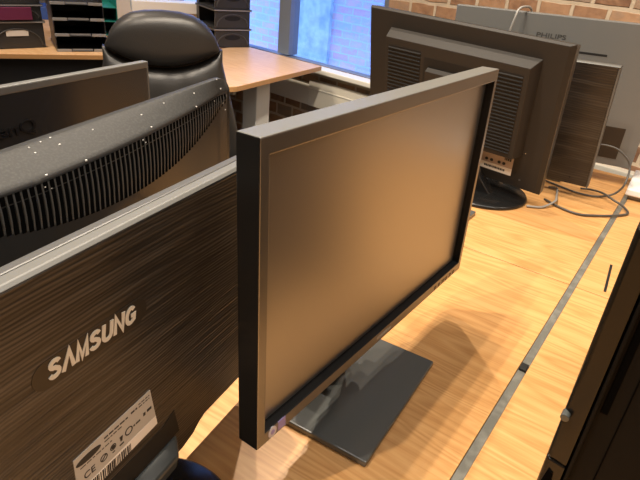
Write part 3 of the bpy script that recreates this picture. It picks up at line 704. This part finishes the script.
# ------------------------------------------------------------------ cables
def cable(pts, r, m, label, plug=None):
    o = MB().tube([V(*p) for p in pts], r, 8).build('cable', m, None, smooth=True); place_origin(o)
    return tag(o, label, 'cable')
z0 = .0045
cable([(-.215, 1.722, .118), (-.203, 1.712, .125), (-.175, 1.705, .129), (-.149, 1.70, .126), (-.122, 1.695, .111), (-.105, 1.69, .087), (-.101, 1.66, .049), (-.112, 1.655, .022), (-.131, 1.648, .008), (-.159, 1.623, z0), (-.20, 1.612, z0), (-.245, 1.622, z0), (-.30, 1.64, z0)], .0028, M['cable'],
      'grey cable looping up in the air from the wide grey monitor to the desk')
cable([(-.205, 1.652, .006), (-.175, 1.655, .010), (-.141, 1.630, .0165), (-.110, 1.605, .014), (-.087, 1.595, .010), (-.066, 1.572, z0), (-.071, 1.543, z0), (-.10, 1.505, z0), (-.135, 1.472, z0), (-.165, 1.452, z0), (-.208, 1.458, z0), (-.262, 1.488, z0)], .0030, M['cable'],
      'grey cable lying on the desk and bending across the metal channel')
cable([(-.284, 1.400, z0), (-.276, 1.405, z0), (-.25, 1.426, z0), (-.232, 1.472, .012), (-.238, 1.51, .012), (-.247, 1.56, z0), (-.258, 1.60, z0), (-.279, 1.593, z0)], .0030, M['cablelight'],
      'short pale grey cable running out beside the round base of the louvred monitor')
cable([(-.507, 1.642, .36), (-.503, 1.634, .395), (-.498, 1.632, .425), (-.495, 1.640, .449), (-.489, 1.668, .4565), (-.485, 1.725, .448), (-.484, 1.742, .40)], .0032, M['cablelight'],
      'pale grey cable draped over the top edge of the wide grey monitor')
p0 = tilted((-.4727, .2704, .035), 101.26, -.23, .02)
def onv(a, y, z): q_ = p0 @ Vector((a, y, z)); return (q_.x, q_.y, q_.z - DZ)
cable([onv(-.03, -.044, .10), onv(-.012, -.044, .19), onv(.010, -.044, .243), onv(.030, -.044, .257), onv(.055, -.044, .258), onv(.085, -.044, .252), onv(.12, -.043, .21), onv(.13, -.043, .12)], .0014, M['cable'],
      'thin dark cable arching in front of the slotted monitor')

# ------------------------------------------------------------------ leather office chair
cu = Vector((.62, .78, 0)).normalized(); cn = Vector((.78, -.62, 0)).normalized()
TC = frame(V(-1.5, 1.25, 0), cu, cn, Vector((0, 0, 1)))
crz = math.atan2(cu.y, cu.x)
pch = TC @ Vector((0, -.20, -DZ))
chair = empty('office_chair', Vector((pch.x, pch.y, 0)), crz, 'black leather executive chair with a high rounded backrest behind the left monitors', 'chair')
prof = [(.334, .0), (.331, .055), (.322, .098), (.302, .136), (.265, .166), (.22, .183), (.18, .190), (.07, .217), (-.04, .243), (-.15, .252), (-.26, .24), (-.30, .22)]
def halfw(z):
    for (z1, w1), (z2, w2) in zip(prof, prof[1:]):
        if z <= z1 and z >= z2: return w1 + (w2 - w1) * (z1 - z) / (z1 - z2)
    return prof[-1][1]
def seam(a): return .160 + .062 * (a / .19) ** 2
def smooth_w(z): return sum(halfw(max(-.30, min(.3339, z + d))) for d in (-.012, -.006, 0, .006, .012)) / 5 if z < .31 else halfw(z)
def head(sign):
    def g(u_, v_):
        s_ = 2 * u_ - 1; th = v_
        # columns run from the seam to the outline
        z_side = .205
        a = s_ * .184
        top_z = None
        lo, hi = .16, .3339
        # outline height for this column
        for _ in range(24):
            mid = (lo + hi) / 2
            if smooth_w(mid) > abs(a): lo = mid
            else: hi = mid
        ztop = max(lo, seam(a) + .004); zb = seam(a) + .003
        z = zb + (ztop - zb) * th
        e = (1 - abs(s_) ** 3.5) ** .5 if abs(s_) < 1 else 0
        t_ = max(0.0, (1 - (2 * th - 1) ** 4)) ** .5
        d = .012 + .050 * e * t_
        return (a, -d if sign > 0 else .03 + .02 * e * t_, z)
    return g
MB(TC).closed_grid(head(1), head(-1), 40, 18).build('headrest', M['leather'], chair, smooth=True, label='padded upper part of the backrest')
def lower(sign):
    def g(u_, v_):
        s_ = 2 * u_ - 1
        zb = -.29; zt2 = seam(s_ * .19) - .002
        z = zb + (zt2 - zb) * v_
        hwid = max(smooth_w(min(z, .215)), .191); a = s_ * hwid
        e = max(0, 1 - abs(s_) ** 4) ** .5; t_ = max(0, 1 - (2 * v_ - 1) ** 6) ** .5
        wr = .006 * sin(s_ * 13 + 2.5 * v_) * max(0, v_ - .45) * e
        d = .006 + (.045 + .02 * (1 - v_)) * e * t_ + wr
        return (a, -d if sign > 0 else .03 + .02 * e * t_, z)
    return g
MB(TC).closed_grid(lower(1), lower(-1), 44, 26).build('backrest', M['leather'], chair, smooth=True)
b = MB(TC); b.tube([TC.inverted() @ (TC @ Vector((a_ * .178, -.008, seam(a_ * .178)))) for a_ in [k / 8 - 1 for k in range(17)]], .0035, 6, 3); b.build('seam_piping', M['leather'], chair, smooth=True)
def seat(sign):
    def g(u_, v_):
        s_ = 2 * u_ - 1; t_ = 2 * v_ - 1; e = max(0, 1 - abs(s_) ** 4) ** .5 * max(0, 1 - abs(t_) ** 4) ** .5
        return (s_ * .25, -.30 + t_ * .235, -.30 + (.055 * e if sign > 0 else -.05 * e))
    return g
MB(TC).closed_grid(seat(1), seat(-1), 20, 20).build('seat', M['leather'], chair, smooth=True)
for s_ in (-1, 1):
    b = MB(); b.tube([TC @ Vector(q) for q in ((s_ * .25, -.02, -.28), (s_ * .30, -.04, -.16), (s_ * .30, -.20, -.13), (s_ * .30, -.36, -.15), (s_ * .28, -.40, -.25), (s_ * .24, -.36, -.33))], .022, 10, 5); b.build('armrest', M['bezel'], chair, smooth=True)
b = MB(TC); b.cyl((0, -.25, -.62), .028, .26, 20); b.build('gas_column', M['bezel'], chair)
for k in range(5):
    t = 2 * pi * k / 5 + .3
    tip = Vector((.27 * cos(t), -.25 + .27 * sin(t), -.65)); pb = Vector((-sin(t) * .02, cos(t) * .02, 0)); c0 = Vector((0, -.25, -.61))
    b = MB(TC); b.frustum([c0 + pb * 1.2 + Vector((0, 0, .015)), c0 - pb * 1.2 + Vector((0, 0, .015)), c0 - pb * 1.2 - Vector((0, 0, .02)), c0 + pb * 1.2 - Vector((0, 0, .02))],
                          [tip + pb * .7 + Vector((0, 0, .012)), tip - pb * .7 + Vector((0, 0, .012)), tip - pb * .7 - Vector((0, 0, .008)), tip + pb * .7 - Vector((0, 0, .008))])
    b.build('base_arm', M['bezel'], chair, .003)
    b = MB(TC); b.cyl((tip.x - .012, tip.y, tip.z - .052), .027, .024, 18, 'x'); b.build('caster', M['bezel'], chair)

# ------------------------------------------------------------------ trays and boxes on the corner desk
def letter_tray(base, z, rz, w_, d_, h_, label, group, m=None, clips=True):
    m = m or M['tray']
    r = empty('letter_tray', V(base[0], base[1], z), rz, label, 'tray', group)
    Tt = r.matrix_basis.copy()
    b = MB(Tt); t = .004
    b.box(-w_ / 2, w_ / 2, 0, d_, 0, t); b.box(-w_ / 2, -w_ / 2 + t, 0, d_, t, h_ - .002); b.box(w_ / 2 - t, w_ / 2, 0, d_, t, h_ - .002); b.box(-w_ / 2 + t, w_ / 2 - t, d_ - t, d_, t, h_ - .002)
    b.build('body', m, r, .001)
    if clips:
        for (a, c_) in ((-.5, -.22), (.22, .5)): MB(Tt).box(a * w_, c_ * w_, -.004, -.0002, 0, .013).build('front_lip', M['trayedge'], r, .001)
        MB(Tt).box(-.20 * w_, .20 * w_, .008, .011, .0042, .012).build('stop', M['trayedge'], r)
    return r
rzA = R_(63.2)
names = ['bottom tray of the black letter tray stack left of the leather chair', 'second tray up in the black letter tray stack left of the leather chair', 'third tray up in the black letter tray stack left of the leather chair',
         'fourth tray up in the black letter tray stack left of the leather chair', 'uppermost tray of the black letter tray stack left of the leather chair']
for k in range(4):
    letter_tray((-2.595 - .004 * k, 1.655), .0005 + .0715 * k, rzA, .236, .33, .0715, names[k], 'black letter trays left of the chair')
def arch_tray(base, z, rz, w_, d_, h_, label, group, holes=True):
    r = empty('storage_tray', V(base[0], base[1], z), rz, label, 'tray', group); Tt = r.matrix_basis.copy(); t = .005
    b = MB(Tt)
    b.box(-w_ / 2, w_ / 2, 0, d_, 0, t); b.box(w_ / 2 - t, w_ / 2, 0, d_, t, h_ - .012); b.box(-w_ / 2, -w_ / 2 + t, d_ * .85, d_, t, h_ - .012); b.box(-w_ / 2 + t, w_ / 2 - t, d_ - t, d_, t, h_ - .012)
    b.box(-w_ / 2 + .002, w_ / 2 - .002, -.004, t, 0, h_ - .012)
    b.build('body', M['stray'], r, .0015)
    MB(Tt).box(-w_ / 2 - .008, w_ / 2 + .008, -.012, d_, h_ - .0118, h_ - .0005).build('rim', M['tray'], r, .002)
    MB(Tt).box(-w_ / 2 - .006, w_ / 2 + .006, -.0135, -.0121, h_ - .0095, h_ - .004).build('rim_edge', M['trayedge'], r)
    # arched ridge round the finger hole
    b = MB(); b.tube([Tt @ Vector((w_ * .44 * cos(t2), -.006, .012 + h_ * .62 * sin(t2))) for t2 in [pi * k2 / 12 for k2 in range(13)]], .0035, 6, 3); b.build('arch_ridge', M['ridge'], r, smooth=True)
    if holes: MB(Tt).prism_xz([(w_ * .22 * cos(2 * pi * k2 / 20), h_ * .52 + h_ * .13 * sin(2 * pi * k2 / 20)) for k2 in range(20)], -.0046, -.0035).build('finger_hole', M['vent'], r)
    return r
rzB = R_(66)
nb = ['lowest black storage tray of the stack beside the window, on the wooden desk', 'middle black storage tray of the stack beside the window, with an arched finger hole', 'upper black storage tray of the stack beside the window, above the middle one']
for k in range(3): arch_tray((-2.350, 2.462), .0005 + .104 * k, rzB, .218, .30, .104, nb[k], 'black storage trays beside the window')
rzC = R_(78)
for k, nm in enumerate(['bottom black storage tray in the left corner, paper showing through its hole', 'middle black storage tray in the left corner, holding a magenta folder', 'top black storage tray in the left corner, above the magenta folder']):
    arch_tray((-2.80, 1.445), (.0005, .128, .204)[k], rzC, .25, .30, (.127, .0755, .12)[k], nm, 'black storage trays in the left corner', holes=(k != 1))
TCc = Matrix.Translation(V(-2.80, 1.445, 0)) @ Matrix.Rotation(rzC, 4, 'Z')
b = MB(TCc); b.box(-.085, .075, -.024, -.0165, .133, .190); o = place_origin(b.build('folder', M['magenta'], None, .002)); tag(o, 'magenta folder in the middle storage tray at the left corner', 'folder')
b = MB(TCc); b.box(-.05, .05, -.0062, -.0052, .058, .084); o = place_origin(b.build('paper', M['paper'], None)); tag(o, 'white paper end showing at the hole of the bottom left-corner tray', 'paper')
b = MB(Matrix.Translation(V(-3.66, 2.03, .0)) @ Matrix.Rotation(R_(60), 4, 'Z')); b.box(-.10, .12, 0, .25, .0005, .075); b.build('folder_box', M['blue'], None, .002); o = place_origin(bpy.data.objects['folder_box']); tag(o, 'blue box standing between the two black tray stacks on the left', 'box')
for k in range(3):
    letter_tray((-2.985, 2.02), .0005 + .075 * k, R_(62), .22, .30, .075, ['lowest', 'second', 'topmost'][k] + ' teal letter tray of the stack behind the black letter trays', 'teal letter trays', M['teal'], clips=False)
b = MB(Matrix.Translation(V(-3.30, 2.50, 0)) @ Matrix.Rotation(R_(60), 4, 'Z')); b.box(-.11, .0, 0, .12, .0005, .30)
o = place_origin(b.build('magazine_file', M['cream'], None, .002)); tag(o, 'tall cream file box behind the headrest of the leather chair', 'box')
Tb = Matrix.Translation(V(-2.755, 2.46, 0)) @ Matrix.Rotation(R_(56), 4, 'Z')
wbx = empty('cardboard_box', Tb.translation, R_(56), 'white cardboard box on the desk directly behind the chair headrest', 'box')
MB(Tb).box(-.29, .17, 0, .13, .0005, .135).build('body', M['cream'], wbx, .002)
MB(Tb).box(-.30, .18, -.01, .14, .1352, .195).build('lid', M['paper'], wbx, .003, label='white lid')

# ------------------------------------------------------------------ light: warm ceiling spots and the blue daylight outside
def spot(x, y, z, tx, ty, energy, size=R_(105), blend=.6, rad=.012, color=(1, .86, .69)):
    l = bpy.data.lights.new('ceiling_spot', 'SPOT'); l.energy = energy; l.spot_size = size; l.spot_blend = blend; l.shadow_soft_size = rad; l.color = color
    o = bpy.data.objects.new('ceiling_spot', l); col.objects.link(o); o.location = V(x, y, z)
    d = V(tx, ty, 0) - o.location; o.rotation_euler = d.to_track_quat('-Z', 'Y').to_euler()
for (x, y, e) in ((-.60, -.36, 40), (-.68, .12, 29), (-.74, .55, 40), (-.81, .96, 29), (-.88, 1.34, 40)): spot(x, y, 1.9, x + .35, y + .1, e, R_(120))
for (x, y, e) in ((1.55, .26, 13), (1.5, 1.35, 13)): spot(x, y, 1.9, x - .6, y + .1, e)
for (x, y, e) in ((-2.2, .5, 45), (-2.6, 1.5, 45)): spot(x, y, 1.95, x - .2, y + .3, e, color=(1, .82, .62))

def panel(x, y, sx, sy, energy, color):  # added soft fill light, no fitting seen on the ceiling
    l = bpy.data.lights.new('fill_panel', 'AREA'); l.shape = 'RECTANGLE'; l.size = sx; l.size_y = sy; l.energy = energy; l.color = color
    o = bpy.data.objects.new('fill_panel', l); col.objects.link(o); o.location = V(x, y, 2.03)
for (x, y, e) in ((.2, -1.2, 4), (.35, .75, 9), (-1.9, -.4, 5), (2.4, 1.4, 6)): panel(x, y, 1.2, .6, e, (1, .94, .86))
w_ = bpy.data.worlds.new('sky'); sc.world = w_; w_.use_nodes = True
bg = w_.node_tree.nodes['Background']; bg.inputs['Color'].default_value = (.30, .50, 1.0, 1); bg.inputs['Strength'].default_value = 2.8

# ------------------------------------------------------------------ camera
cam = bpy.data.cameras.new('camera'); co = bpy.data.objects.new('camera', cam); col.objects.link(co)
Fpx, PITCH, ROLL, HC, YAW = 547.2125, .4855632, .0946071, .5474631, .5786951
co.matrix_world = Matrix.Translation(V(0, 0, HC)) @ Matrix.Rotation(YAW, 4, 'Z') @ Matrix.Rotation(pi / 2 - PITCH, 4, 'X') @ Matrix.Rotation(ROLL, 4, 'Z')
cam.sensor_fit = 'HORIZONTAL'; cam.sensor_width = 36; cam.lens = Fpx / 640 * 36; cam.clip_start = .02
sc.camera = co
sc.view_settings.view_transform = 'Standard'; sc.view_settings.look = 'None'; sc.view_settings.exposure = 1.05; sc.view_settings.gamma = 1; sc.view_settings.use_curve_mapping = False
